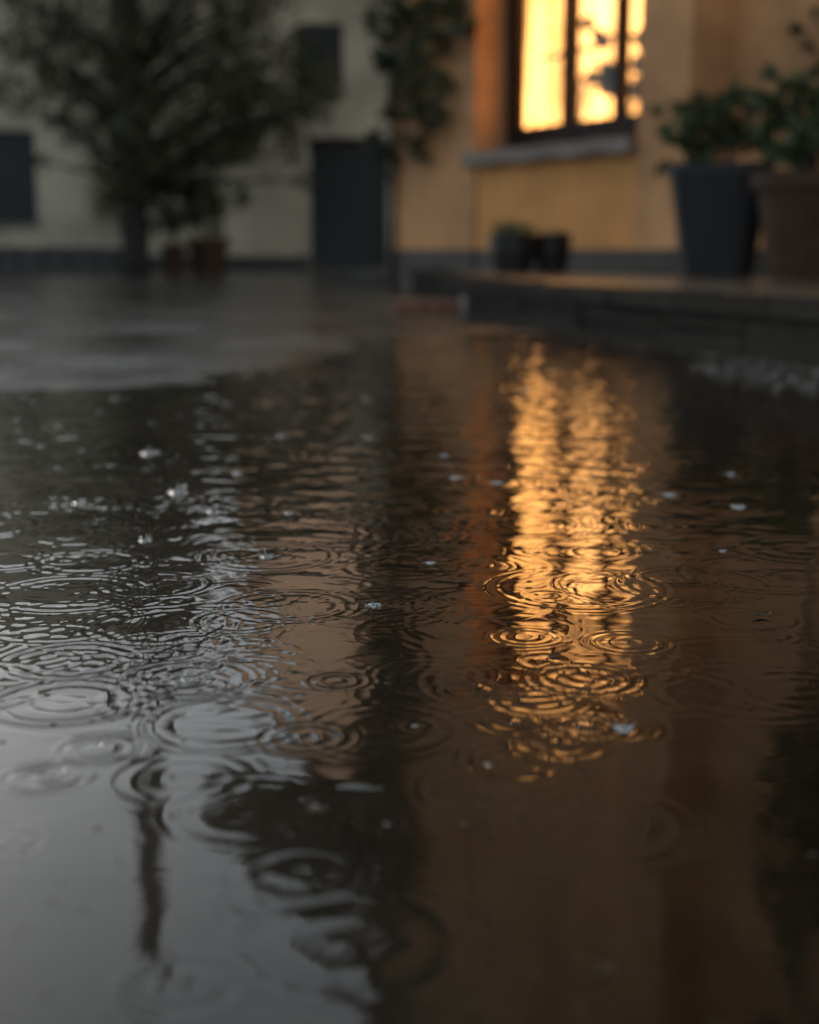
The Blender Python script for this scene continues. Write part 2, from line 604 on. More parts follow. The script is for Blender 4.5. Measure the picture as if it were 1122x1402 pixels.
# the many others, thinning out towards the near edge
for k in range(520):
    d = 1.25 + 6.0 * random.random() ** 1.25
    x = random.uniform(-0.36, 0.36) * d
    fade = min(1.0, (d - 1.0) / 0.8)
    if x > 0.12 * d and random.random() < 0.4:
        continue
    if x > 0.21 * d and random.random() < 0.5:
        continue
    age = random.random()
    ring(x, d, 0.012 + 0.12 * age, random.uniform(0.011, 0.018) * (1 + 0.12 * d),
         random.uniform(0.04, 0.10) * (1.1 - 0.75 * age) * (0.4 + 0.6 * fade))
for k in range(24):
    d = random.uniform(1.15, 2.1)
    ring(random.uniform(-0.33, 0.2) * d, d, random.uniform(0.015, 0.10), random.uniform(0.010, 0.014), random.uniform(0.035, 0.08), 2.6, 0.7)
SPL = [
    (203, 622, 44, 1, 'tall white raindrop splash before the trunk reflection, highest of the left ones'),
    (243, 675, 54, 1, 'widest raindrop splash with a thin jet, right of the trunk reflection'),
    (365, 763, 40, 1, 'sharp white raindrop splash in the middle of the rippled orange strip'),
    (513, 829, 40, 1, 'sharpest white splash with spread tendrils, at the right edge of the orange strip'),
    (590, 771, 26, 0, 'small crisp splash left of the bright window reflection'),
    (506, 600, 26, 1, 'blurred round splash below the mirrored door'),
    (385, 598, 24, 0, 'blurred faint splash left of the mirrored door'),
    (503, 548, 22, 0, 'soft blurred splash on the far side below the green door'),
    (325, 648, 24, 0, 'small pale splash between the two blurred splashes and the trunk'),
    (290, 702, 30, 0, 'flat pale splash right below the widest splash'),
    (395, 703, 24, 0, 'small pale splash above the orange strip'),
    (198, 741, 36, 1, 'splash on the dark mirrored trunk among bright ripples'),
    (625, 655, 34, 0, 'grey blurred splash at the left edge of the window reflection'),
    (608, 625, 22, 1, 'upright blurred splash left of the orange glow'),
    (683, 662, 30, 0, 'splash crossing the dark band over the window reflection'),
    (918, 678, 34, 0, 'splash just right of the window reflection'),
    (1001, 650, 24, 1, 'faint blurred splash far right in the brown water'),
    (1012, 695, 40, 0, 'pale flat splash at the right in the greenish ripple'),
    (990, 755, 20, 0, 'single bright speck of a splash at the right'),
    (158, 546, 20, 0, 'faint splash on the far shore near the cream reflection'),
    (108, 690, 40, 0, 'flat splash at the left among the sky-lit ripples'),
    (855, 998, 52, 0, 'low broad splash at the lower right end of the window reflection'),
    (568, 994, 18, 0, 'tiny bluish splash left of the lower window reflection'),
    (668, 1047, 20, 0, 'tiny splash below the window reflection'),
    (256, 932, 36, 0, 'glassy splash inside the ring left of the orange strip'),
    (72, 1062, 28, 0, 'low splash in the ring at the left edge of the sky reflection'),
    (432, 1103, 16, 0, 'tiny pale bead splash left of the bluish leaf'),
    (530, 1128, 16, 0, 'tiny pale bead splash below the bluish leaf'),
    (410, 953, 16, 0, 'tiny splash at the foot of the orange strip'),
    (720, 535, 14, 0, 'tiny splash in the far orange glow near the kerb'),
]
for (px, py, wpx, kind, lab) in SPL:
    p = gnd(px, py)
    w_ = wpx * p.y / F
    ring(p.x, p.y, w_ * random.uniform(0.7, 1.3), 0.011 + 0.002 * p.y, 0.07, 2.2, 0.6)
water = tag(grid_mesh('water', WX, WY, H, M['water']), kind='structure')

# ------------------------------------------------------------------ terrace, kerb, steps
PZ = 0.225
WDX, WDY = 0.512, -0.859            # along the ochre house's front, towards the camera
_n = math.hypot(WDX, WDY)
WDX, WDY = WDX / _n, WDY / _n
HO = at(740, 300, 12.5)
HO.z = 0.0
HROT = math.atan2(WDY, WDX)
DS, DN = Vector((WDX, WDY, 0)), Vector((-WDY, WDX, 0))


def hw(px, py, n=0.0):
    """pixel -> (s, z) on the house plane n metres behind the front"""
    p0 = HO + DN * n
    r = ray(px, py)
    t = (p0 - CAM).dot(DN) / r.dot(DN)
    q = CAM + r * t
    return (q - HO).dot(DS), q.z


s_left = hw(537, 300)[0]
ter = MB()
a0 = HO + DS * hw(566, 340)[0]
a1 = HO + DS * 6.0 - DN * 0.0
poly = [K1 + Vector((0.05, 0.10, 0)), KEND + Vector((0.12, 0.04, 0)), KEND + Vector((5, 1, 0)), a1 + DN * 0.5, a0 + DN * 0.02]
vs = [(p.x, p.y, -0.1) for p in poly] + [(p.x, p.y, PZ - 0.012) for p in poly]
k = len(poly)
ter.add(vs, [tuple(range(k, 2 * k))] + [(i, (i + 1) % k, (i + 1) % k + k, i + k) for i in range(k)])
tag(ter.build('pavement', M['terrace']), kind='structure')

kb = MB()
KN = Vector((-KD.y, KD.x, 0))
if KN.y < 0:
    KN = -KN


def kblock(o, d, nrm, s0, s1, z0, z1, proud, deep=0.22, bev=0.007):
    bm = bmesh.new()
    bmesh.ops.create_cube(bm, size=1)
    for v in bm.verts:
        ss = s0 if v.co.x < 0 else s1
        nn = -proud if v.co.y < 0 else deep
        zz = z0 if v.co.z < 0 else z1
        jit = random.uniform(-1, 1) * 0.006
        v.co = o + d * (ss + jit) + nrm * (nn + (jit if v.co.y < 0 else 0)) + Vector((0, 0, zz + jit * 0.5))
    bmesh.ops.bevel(bm, geom=bm.edges[:], offset=bev, segments=2, affect='EDGES')
    kb.add_bm(bm)


def kerb_run(o, e, cap=True):
    d = (e - o)
    L_ = d.length
    d.normalize()
    nrm = Vector((-d.y, d.x, 0))
    if nrm.dot(Vector((1, 1, 0))) < 0:
        nrm = -nrm
    s = 0.0
    while s < L_:
        w = random.uniform(0.55, 0.85)
        kblock(o, d, nrm, s + 0.002, min(s + w, L_) - 0.002, 0.150, PZ + random.uniform(-0.004, 0.004), 0.03 + random.uniform(-0.006, 0.006))
        s += w
    s = 0.0
    while s < L_:
        w = random.uniform(0.40, 0.85)
        if random.random() < 0.3:
            zz = random.uniform(0.06, 0.085)
            kblock(o, d, nrm, s + 0.002, min(s + w, L_) - 0.002, -0.06, zz - 0.004, random.uniform(-0.01, 0.012))
            kblock(o, d, nrm, s + 0.002, min(s + w, L_) - 0.002, zz + 0.004, 0.147, random.uniform(-0.012, 0.008))
        else:
            kblock(o, d, nrm, s + 0.002, min(s + w, L_) - 0.002, -0.06, 0.147, random.uniform(-0.01, 0.012))
        s += w


kerb_run(K1, KEND)
kerb_run(a0, K1)
tag(kb.build('kerb', M['stone']), kind='structure')

# low brick step by the kerb's corner, with one pale stone at its end
q0, q1 = gnd(538, 431), gnd(646, 433)
st = empty('brick_step', ((q0.x + q1.x) / 2, (q0.y + q1.y) / 2 + 0.12, 0), 0)
tag(st, 'low reddish brick step ending in a pale stone at the kerb corner', 'step')
wst = (q1 - q0).length
mb = MB()
nb = 4
for i in range(nb):
    x0 = -wst / 2 + i * wst * 0.84 / nb
    mb.box(x0 + 0.004, x0 + wst * 0.84 / nb - 0.004, -0.12, 0.12 + 0.01 * (i % 2), -0.03, 0.088 + 0.004 * (i % 3), 0.008)
mb.build('brick_course', M['brick'], st)
MB().box(wst / 2 - wst * 0.15, wst / 2, -0.13, 0.11, -0.03, 0.112, 0.014).build('end_stone', M['pale_stone'], st)

q = gnd(510, 396, 0.0)
mb = MB().box(-0.22, 0.22, 0, 0.42, -0.03, 0.13, 0.02).box(-0.19, 0.20, 0.05, 0.40, 0.132, 0.17, 0.012)
tag(mb.build('stone_block', M['dark_stone'], None, (q.x, q.y, 0)), 'dark low stone block on the ground before the green door', 'stone block')

# ------------------------------------------------------------------ ochre house with the lit window
house = empty('house', HO, HROT)
tag(house, 'orange plastered house with a glowing window and stone sill', 'house')
HH = 9.2
s650 = hw(650, 270)[0]
s873 = hw(873, 200)[0]
s940 = hw(942, 200)[0]
zs = hw(760, 197, -0.05)[1]          # top of the sill
ZT = 3.68                            # top of the window opening
mb = MB()
mb.box(s_left, s650, 0, 0.46, -0.1, HH)
mb.box(s_left + 0.001, s650 - 0.95, 0.461, 1.0, -0.1, HH - 0.001)
mb.box(s650 - 0.949, s650, 0.461, 1.0, ZT + 0.1, HH - 0.001)
mb.box(s650 - 0.949, s650, 0.461, 1.0, -0.1, zs - 0.1)
mb.box(s873, s940, 0, 1.0, -0.1, HH)
mb.box(s940 + 0.001, 7.5, 0.42, 1.0, -0.1, HH - 0.002)
mb.box(s650 + 0.001, s873 - 0.001, 0.03, 1.0, ZT, HH - 0.002)
mb.box(s_left + 0.002, 7.5, 1.9, 7.0, -0.1, HH - 0.004)
mb.box(s_left + 0.002, s650 - 0.95, 1.001, 1.899, -0.1, HH - 0.004)
mb.box(s873 + 0.3, 7.5, 1.001, 1.899, -0.1, HH - 0.004)
mb.box(s650 - 0.949, s873 + 0.299, 1.001, 1.899, ZT + 0.1, HH - 0.004)
mb.build('wall', M['plaster'], house)
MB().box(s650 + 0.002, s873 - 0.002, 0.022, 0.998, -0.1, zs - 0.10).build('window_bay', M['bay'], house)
mb = MB()
mb.box(s_left - 0.03, s650 + 0.03, -0.035, 0.02, -0.1, 0.41, 0.01)
mb.box(s650 + 0.034, s873 - 0.034, -0.01, 0.03, -0.1, 0.41, 0.01)
mb.box(s873 - 0.03, s940 + 0.03, -0.035, 0.02, -0.1, 0.41, 0.01)
mb.box(s940 + 0.034, 7.5, 0.39, 0.43, -0.1, 0.41, 0.01)
mb.build('plinth', M['plinth'], house)
# roof: eaves slab and a pitched tile plane
rf = MB()
rf.box(s_left - 0.35, 7.6, -0.45, 7.2, HH, HH + 0.14)
rf.add([(s_left - 0.35, -0.45, HH + 0.142), (7.6, -0.45, HH + 0.142), (7.6, 7.2, HH + 0.142), (s_left - 0.35, 7.2, HH + 0.142),
        (s_left + 1.5, 3.4, HH + 2.0), (7.6, 3.4, HH + 2.0)],
       [(0, 1, 5, 4), (2, 3, 4, 5), (3, 0, 4), (1, 2, 5)])
roof = rf.build('roof', M['roof'], house)
MB().tube([(s_left - 0.4, -0.52, HH + 0.06), (7.6, -0.52, HH + 0.06)], 0.07, 10).build('gutter', M['gutter'], roof)

win = empty('window', (0, 0, 0))
win.parent = house
NG = 0.34
zf = zs + 0.0
sg = [hw(p, 120, NG)[0] for p in (694, 709, 770, 782, 841, 851, 905)]
fr = MB()
fr.box(s650 + 0.003, sg[1], NG, NG + 0.09, zf + 0.001, ZT - 0.001)                       # left stile
zr = hw(738, 172, NG)[1]
fr.box(sg[1] + 0.001, s873 + 0.25, NG, NG + 0.09, zf + 0.001, zr)                 # bottom rail
fr.box(sg[1] + 0.001, s873 + 0.25, NG, NG + 0.09, ZT - 0.09, ZT - 0.002)
fr.box(sg[2], sg[3], NG - 0.012, NG + 0.09, zr + 0.001, ZT - 0.091)
fr.box(sg[4], sg[5], NG - 0.012, NG + 0.09, zr + 0.001, ZT - 0.091)
fr.build('frame', M['frame'], win)
for i, (a, b) in enumerate(((sg[1], sg[2]), (sg[3], sg[4]), (sg[5], s873 + 0.2))):
    MB().box(a + 0.001, b - 0.001, NG + 0.035, NG + 0.042, zr + 0.002, ZT - 0.093).build('pane', M['glass'], win)
# stone sill
mb = MB()
bm = bmesh.new()
bmesh.ops.create_grid(bm, x_segments=24, y_segments=2, size=0.5)
ret = bmesh.ops.extrude_face_region(bm, geom=bm.faces[:])
for g in ret['geom']:
    if isinstance(g, bmesh.types.BMVert):
        g.co.z += 1
s645 = hw(641, 210)[0]
for v in bm.verts:
    w = 0.006 * math.sin(v.co.x * 23) + random.uniform(-0.003, 0.003)
    v.co = Vector((s645 + (v.co.x + 0.5) * (s873 - 0.004 - s645), -0.09 + (v.co.y + 0.5) * 0.425 + (w if v.co.y < -0.4 else 0),
                   zs - 0.115 + v.co.z * 0.115 + (w if v.co.y < -0.4 else 0)))
# keep the sill from cutting the pier: the part inside the opening only, with short ears in front
bmesh.ops.recalc_face_normals(bm, faces=bm.faces[:])
mb.add_bm(bm)
mb.build('sill', M['sill'], win)

# curtain: a folded sheet hung behind the panes
cur = empty('curtain', HO, HROT)
tag(cur, 'sheer warm glowing curtain behind the lit window panes', 'curtain')
ns, nz_ = 160, 4
c0, c1 = s650 - 0.85, s873 + 0.28
vs, fs = [], []
for j in range(nz_ + 1):
    for i in range(ns + 1):
        s = c0 + (c1 - c0) * i / ns
        vs.append((s, 0.80 + 0.03 * math.sin(s * 31) + 0.02 * math.sin(s * 13 + 1), zs + 0.05 + (ZT + 0.05 - zs - 0.05) * j / nz_))
for j in range(nz_):
    for i in range(ns):
        b = j * (ns + 1) + i
        fs.append((b, b + 1, b + ns + 2, b + ns + 1))
MB().add(vs, fs).build('curtain_cloth', M['curtain'], cur, smooth=True)
MB().tube([(c0, 0.80, ZT + 0.055), (c1, 0.80, ZT + 0.055)], 0.015, 8).build('curtain_rod', M['frame'], cur)
# cafe-curtain rod across the left light
zc = hw(738, 80, 0.6)[1]
MB().tube([(sg[1] - 0.05, 0.66, zc), (sg[2] + 0.15, 0.66, zc + 0.01)], 0.022, 8).build('cross_rod', M['frame'], cur)
# room behind the curtain (inner sides of the niche)
tag(MB().box(s650 + 0.01, s873 - 0.01, 0.44, 0.78, zs - 0.06, zs - 0.01, 0.004).build('inner_shelf', M['frame'], house), None)


def leaves_spray(n, base, spread, height, size, droop=0.4):
    return clump_points([(base[0] + random.uniform(-1, 1) * spread * 0.6, base[1] + random.uniform(-1, 1) * spread * 0.4,
                          base[2] + random.uniform(0.25, 0.9) * height, spread * 0.45, spread * 0.35, height * 0.28) for _ in range(7)], n=n)


# houseplants on the inner sill, silhouetted by the curtain
def houseplant(px, py, h, w, label, n=90):
    s, z = hw(px, py, 0.58)
    hp = empty('houseplant', HO + DS * s + DN * 0.58 + Vector((0, 0, zs - 0.008)), HROT)
    tag(hp, label, 'houseplant', 'houseplants behind the lit window')
    MB().lathe([(0.0, 0.0), (0.055, 0.0), (0.075, 0.14), (0.08, 0.14), (0.08, 0.16), (0.065, 0.16), (0.06, 0.13), (0.0, 0.13)], 20).build('pot', M['pot_bowl'], hp, smooth=False)
    stems = MB()
    tips = []
    for i in range(9):
        a = random.uniform(0, 6.28)
        rr = w * random.uniform(0.2, 0.9)
        tip = (math.cos(a) * rr, math.sin(a) * min(rr, 0.14), h * random.uniform(0.45, 1.0))
        stems.tube([(0, 0, 0.12), (tip[0] * 0.4, tip[1] * 0.4, tip[2] * 0.65), tip], [0.006, 0.005, 0.003], 5)
        tips.append((*tip, w * 0.30, 0.05, w * 0.24))
    stems.build('stem', M['stem'], hp)
    leaf_mesh('foliage', M['leaf_pot'], clump_points(tips, n=n), 0.10, hp)


houseplant(792, 170, 1.10, 0.22, 'dark leafy houseplant behind the middle pane of the lit window', 330)
houseplant(856, 160, 0.98, 0.30, 'bushier dark houseplant behind the rightmost pane of the lit window', 420)

# ------------------------------------------------------------------ far cream house
FY = 28.0
far = empty('house', (0, FY, 0))
tag(far, 'cream plastered house behind the tree with dark door and shutters', 'house')
FH = 7.7
FH2, XS = 5.4, at(200, 300, FY).x      # lower right-hand part of the house
xL, xR = -16.0, 5.5
p = MB()
dl, dr = at(426, 360, FY).x, at(531, 360, FY).x
dtop = at(478, 188, FY).z
wl, wr = at(-70, 250, FY).x, at(50, 250, FY).x
wt, wb = at(20, 178, FY).z, at(20, 306, FY).z
ul, ur = at(404, 80, FY).x, at(470, 80, FY).x
ut, ub = at(430, 32, FY).z, at(430, 122, FY).z


def wall_with_holes(mb, x0, x1, z0, z1, y0, y1, holes):
    xs = sorted({x0, x1, *[h[0] for h in holes], *[h[1] for h in holes]})
    for a, b in zip(xs[:-1], xs[1:]):
        cut = sorted([(h[2], h[3]) for h in holes if h[0] <= a + 1e-6 and h[1] >= b - 1e-6])
        z = z0
        for (c, d) in cut:
            if c > z:
                mb.box(a, b, y0, y1, z, c)
            z = d
        if z < z1:
            mb.box(a, b, y0, y1, z, z1)


wall_with_holes(p, xL, XS, -0.1, FH, 0, 0.4, [(wl, wr, wb, wt)])
wall_with_holes(p, XS, xR, -0.1, FH2, 0, 0.4, [(dl, dr, 0.02, dtop), (ul, ur, ub, ut)])
p.box(xL, XS, 0.401, 6.0, -0.1, FH - 0.003)
p.box(XS + 0.001, xR, 0.401, 6.0, -0.1, FH2 - 0.003)
p.build('wall', M['cream'], far)
MB().box(xL, dl - 0.02, -0.05, 0.03, -0.1, 0.30, 0.01).build('plinth', M['dark_stone'], far)
door = MB().box(dl + 0.01, dr - 0.01, 0.16, 0.21, 0.03, dtop - 0.02)
for i in range(4):
    w_ = (dr - dl - 0.2) / 4
    door.box(dl + 0.1 + i * w_ + 0.01, dl + 0.1 + (i + 1) * w_ - 0.01, 0.14, 0.159, 0.15, dtop - 0.15, 0.004)
dob = door.build('door', M['door'], far)
MB().tube([(dr - 0.17, 0.138, 1.0), (dr - 0.17, 0.09, 1.0), (dr - 0.28, 0.09, 1.0)], 0.012, 8).build('handle', M['gutter'], dob)
for (a, b, c, d, nm) in ((wl, wr, wb, wt, 'shutter'), (ul, ur, ub, ut, 'shutter')):
    w = empty('window', (0, 0, 0))
    w.parent = far
    mid = (a + b) / 2
    for (x0, x1) in ((a + 0.01, mid - 0.005), (mid + 0.005, b - 0.01)):
        mb = MB().box(x0, x1, 0.10, 0.14, c + 0.01, d - 0.01, 0.004)
        n = int((d - c) / 0.09)
        for i in range(n):
            mb.box(x0 + 0.05, x1 - 0.05, 0.085, 0.099, c + 0.05 + i * (d - c - 0.1) / n, c + 0.05 + (i + 0.6) * (d - c - 0.1) / n)
        mb.build(nm, M['shutter'], w)
    MB().box(a - 0.06, b + 0.06, -0.05, 0.09, c - 0.07, c - 0.002, 0.006).build('sill', M['sill'], w)
rf = MB()
for (a, b, h, up) in ((xL - 0.3, XS + 0.15, FH, 0.9), (XS + 0.16, xR, FH2, 0.3)):
    rf.box(a, b, -0.35, 6.2, h, h + 0.12)
    rf.add([(a, -0.35, h + 0.122), (b, -0.35, h + 0.122), (b, 6.2, h + 0.122), (a, 6.2, h + 0.122),
            (a, 2.9, h + up), (b, 2.9, h + up)], [(0, 1, 5, 4), (2, 3, 4, 5), (3, 0, 4), (1, 2, 5)])
rf.build('roof', M['roof'], far)

# taller terracotta house behind it, seen in the puddle
BY = 34.0
bp = at(482, 300, BY)
BH = 13.6
bh = empty('house', (bp.x, BY, 0), R(-73))      # local x runs along the long front towards the gap
tag(bh, 'tall apricot house rising behind the cream house, mirrored as a pale orange strip', 'house')
MB().box(-17.0, 0, 0, 7, -0.1, BH).build('wall', M['terracotta_wall'], bh)
rf = MB().box(-17.3, 0.3, -0.35, 7.3, BH, BH + 0.12)
rf.add([(-17.3, -0.35, BH + 0.122), (0.3, -0.35, BH + 0.122), (0.3, 7.3, BH + 0.122), (-17.3, 7.3, BH + 0.122),
        (-15, 3.5, BH + 0.7), (-1.5, 3.5, BH + 0.7)], [(0, 1, 5, 4), (2, 3, 4, 5), (3, 0, 4), (1, 2, 5)])
rf.build('roof', M['roof'], bh)

# low dark wall along the foot of the cream house
a, b = at(-60, 350, 26.4), at(176, 350, 26.4)
lw = MB()
x = a.x
while x < b.x - 0.05:
    w = random.uniform(0.3, 0.55)
    lw.box(x + 0.005, min(x + w, b.x) - 0.005, -0.2, 0.2, -0.05, 0.24 + random.uniform(-0.01, 0.01), 0.02)
    lw.box(x + 0.02, min(x + w, b.x) - 0.004, -0.18, 0.19, 0.26, 0.46 + random.uniform(-0.01, 0.01), 0.02)
    x += w
tag(lw.build('garden_wall', M['dark_stone'], None, (0, 26.4, 0)), 'low dark stone wall at the foot of the cream house', 'wall')

# ------------------------------------------------------------------ tree in the courtyard
TY = 24.0
tb = at(187, 372, TY)
tree = empty('tree', (tb.x, TY, 0))
tag(tree, 'tall dark tree with a low leafy crown and straight trunk before the cream house', 'tree')
tr = MB()
tr.tube([(0, 0, -0.1), (0.0, 0, 0.25), (0.0, 0, 1.5), (-0.03, 0, 3.5), (0.02, 0, 6.0), (-0.10, 0, 9.5), (-0.20, 0, 13.2)],
        [0.26, 0.23, 0.22, 0.22, 0.22, 0.21, 0.17], 14)
clumps = []


def tc(px, py, rpx, rz=None, yoff=None):
    q = at(px, py, TY)
    r = rpx * TY / F
    clumps.append((q.x - tb.x, random.uniform(-0.35, 1.0) if yoff is None else yoff, q.z, r, r * 0.9, (rz or rpx) * TY / F))


for (px, py, r) in [(140, 215, 45), (170, 260, 48), (250, 230, 60), (215, 170, 70), (290, 150, 75), (350, 130, 70), (390, 150, 42), (300, 90, 65),
                    (120, 130, 55), (60, 70, 45), (110, 30, 60), (180, 60, 50), (230, 20, 45), (330, 30, 50), (400, 60, 38), (20, 130, 34),
                    (145, 280, 26), (275, 270, 40), (430, 145, 28), (30, 0, 40), (360, -30, 45), (60, 20, 40), (15, 60, 36), (80, 120, 36), (425, 90, 34), (450, 130, 22), (395, 200, 26), (440, 110, 25), (205, 290, 35), (330, 190, 36)]:
    tc(px, py, r)
for i in range(64):
    tc(random.triangular(-10, 450, 190), random.uniform(-20, 300) * 0.9, random.uniform(8, 20))
# upper crown, seen in the puddle
for i in range(14):
    z = random.uniform(4.6, 6.6)
    w = 1.9 * (1 - (z - 4.2) / 5.2)
    ang = random.uniform(-1.2, 1.2)
    clumps.append((0.35 + w * ang, random.uniform(-1, 1), z, random.uniform(0.3, 0.6), 0.5, random.uniform(0.25, 0.5)))
for i in range(22):
    z = random.uniform(7.4, 13.0)
    clumps.append((-0.13 + random.uniform(-0.12, 0.12), random.uniform(-0.2, 0.2), z, 0.20, 0.2, 0.28))
for c in clumps[:110]:
    z0 = max(1.4, c[2] - random.uniform(0.5, 1.1) - 0.25 * abs(c[0]))
    tr.tube([(0, 0, z0), (c[0] * 0.45, c[1] * 0.45, z0 + (c[2] - z0) * 0.6), (c[0], c[1], c[2])], [0.07, 0.045, 0.015], 6)
tr.build('trunk', M['bark'], tree, smooth=True)
leaf_mesh('crown', M['leaf'], clump_points(clumps, n=15000), 0.13, tree)

# big tree behind the gap between the houses: its crown closes the sky on the right of the puddle's mirror
T2 = (1.2, 31.5)
t2 = empty('tree', (T2[0], T2[1], 0))
tag(t2, 'tall umbrella-crowned tree behind the houses, mirrored as the dark edge of the sky', 'tree')
tr = MB().tube([(0, 0, -0.1), (0.1, 0, 4), (-0.1, 0, 8), (0.0, 0, 11.4)], [0.36, 0.30, 0.26, 0.2], 12)
cl2 = []
for i in range(120):
    x = random.uniform(-4.1, 5.0)
    top = min(17.8, 12.2 + max(0.0, x + 4.1) * 1.28)
    z = random.uniform(11.9, top)
    cl2.append((x - T2[0], random.uniform(-1.8, 1.8), z, random.uniform(0.45, 0.85), 0.8, random.uniform(0.35, 0.6)))
for i in range(40):
    x = random.uniform(-4.1, 1.2)
    cl2.append((x - T2[0], random.uniform(-0.8, 0.8), 12.2 + (x + 4.1) * 1.28 + random.uniform(-0.5, 0.3), random.uniform(0.3, 0.55), 0.5, random.uniform(0.25, 0.45)))
for c in cl2[::3]:
    tr.tube([(0, 0, 10.5), (c[0] * 0.45, c[1] * 0.5, 11.6), c[:3]], [0.14, 0.08, 0.02], 6)
tr.build('trunk', M['bark'], t2, smooth=True)
leaf_mesh('crown', M['leaf_far'], clump_points(cl2, n=20000), 0.27, t2)

# ------------------------------------------------------------------ vine on the house corner
vine = empty('climbing_vine', HO + DS * s_left, HROT)
tag(vine, 'dark climbing vine hanging down the corner of the orange house', 'vine')


def vloc(px, py, n):
    s, z = hw(px, py, n)
    return s - s_left, n, z


vcl = []
for (px, py, r) in [(515, 30, 26), (545, 20, 34), (585, 10, 32), (625, 40, 14), (610, 5, 28), (560, 60, 32), (595, 60, 26), (575, 100, 26), (550, 110, 26),
                    (600, 120, 18), (565, 150, 26), (585, 170, 18), (560, 195, 15), (600, 155, 10), (535, 150, 17), (640, 30, 8), (520, 80, 22), (525, 215, 14), (510, 190, 18), (565, 215, 9)]:
    s, n, z = vloc(px, py, -0.18)
    r *= 14.2 / F
    vcl.append((s, -0.14, z, r, 0.14, r))
for i in range(46):
    z = random.uniform(3.4, 9.0)
    vcl.append((random.uniform(-0.5, 0.55), random.uniform(-0.2, 0.0), z, random.uniform(0.2, 0.38), 0.16, random.uniform(0.25, 0.4)))
st_ = MB()
st_.tube([(0.1, -0.05, -0.05), (0.14, -0.06, 0.8), (0.08, -0.05, 1.8), (0.2, -0.06, 3.5), (0.1, -0.06, 6), (0.2, -0.05, 8.8)], [0.035, 0.03, 0.028, 0.025, 0.02, 0.012], 8)
for c in vcl[::2]:
    st_.tube([(0.13, -0.06, max(0.8, c[2] - 0.5)), (c[0] * 0.6, -0.10, c[2] - 0.1), c[:3]], [0.014, 0.01, 0.005], 5)
st_.build('stem', M['stem'], vine, smooth=True)
leaf_mesh('foliage', M['leaf_vine'], clump_points(vcl, n=5200), 0.13, vine)

# creeper high on the wall at the right
cv = empty('creeper', HO + DS * hw(1100, 60, 0.36)[0] + DN * 0.36, HROT)
tag(cv, 'thin dark creeper on the orange wall above the clay pot', 'creeper')
s0c = hw(1100, 60, 0.36)[0]
ccl = []
for (px, py, r) in [(1095, 40, 6), (1112, 66, 8), (1120, 20, 10), (1122, 100, 8)]:
    s, z = hw(px, py, 0.36)
    ccl.append((s - s0c, -0.03, z, r * 9.5 / F, 0.06, r * 9.5 / F))
for i in range(60):
    z = random.uniform(2.4, 8.6)
    ccl.append((random.uniform(0.12, 1.5), -0.08, z, random.uniform(0.16, 0.3), 0.10, random.uniform(0.2, 0.35)))
st_ = MB().tube([(0.25, 0.02, PZ), (0.3, 0.0, 1.5), (0.35, 0.0, 4), (0.5, 0.0, 8.4)], [0.02, 0.018, 0.016, 0.01], 7)
for c in ccl[::2]:
    st_.tube([(0.32, 0.0, max(0.8, c[2] - 0.4)), (c[0] * 0.6 + 0.1, -0.02, c[2] - 0.1), c[:3]], [0.008, 0.006, 0.003], 5)
st_.build('stem', M['stem'], cv, smooth=True)
leaf_mesh('foliage', M['leaf_vine'], clump_points(ccl, n=4200), 0.12, cv)

# ------------------------------------------------------------------ pots on the terrace


def plant_on(root, z0, tips, nleaf, size, m=M['leaf_pot'], sr=0.008):
    sm = MB()
    cl = []
    for (x, y, z, r) in tips:
        sm.tube([(x * 0.15, y * 0.15, z0 - 0.02), (x * 0.5, y * 0.5, z0 + (z - z0) * 0.6), (x, y, z)], [sr, sr * 0.8, sr * 0.4], 5)
        cl.append((x, y, z, r, r, r * 0.75))
    sm.build('stem', M['stem'], root)
    leaf_mesh('foliage', m, clump_points(cl, n=nleaf), size, root, droop=0.5)


# tapered square dark planter
PYd = 9.7
pb = at(982, 369, PYd)
pl = empty('planter', (pb.x, PYd, PZ), R(-12))
tag(pl, 'large tapered dark slate planter with leafy shrub on the terrace', 'planter')
hp_ = (at(980, 226, PYd).z - PZ)
wtop, wbot = 142 * PYd / F / 2 * 0.97, 92 * PYd / F / 2


def tapered(mb, wb_, wt_, z0, z1, n=4, rnd=0.16):
    """rounded-square tapered shell"""
    prof = []
    ring_ = []
    for i in range(48):
        t = 2 * math.pi * i / 48
        c, s = math.cos(t), math.sin(t)
        e = 0.35
        ring_.append((math.copysign(abs(c) ** e, c), math.copysign(abs(s) ** e, s)))
    b = len(mb.v)
    lay = [(wb_, z0), (wb_ * 1.0, z0 + 0.01), (wt_ * 0.95, z1 - 0.085), (wt_, z1 - 0.08), (wt_ * 1.01, z1), (wt_ * 0.93, z1), (wt_ * 0.9, z1 - 0.06)]
    for (w, z) in lay:
        mb.v += [(w * x, w * y, z) for x, y in ring_]
    for i in range(len(lay) - 1):
        for j in range(48):
            j2 = (j + 1) % 48
            mb.f.append((b + i * 48 + j, b + i * 48 + j2, b + (i + 1) * 48 + j2, b + (i + 1) * 48 + j))
    mb.f.append(tuple(b + j for j in range(48))[::-1])
    return mb


tapered(MB(), wbot, wtop, 0, hp_).build('pot', M['pot_dark'], pl)
MB().lathe([(0.0, hp_ - 0.05), (wtop * 0.9, hp_ - 0.055)], 24).build('soil', M['soil'], pl)


def rel(px, py, Y, root):
    q = at(px, py, Y)
    v = q - root.location
    return Matrix.Rotation(-root.rotation_euler.z, 3, 'Z') @ v


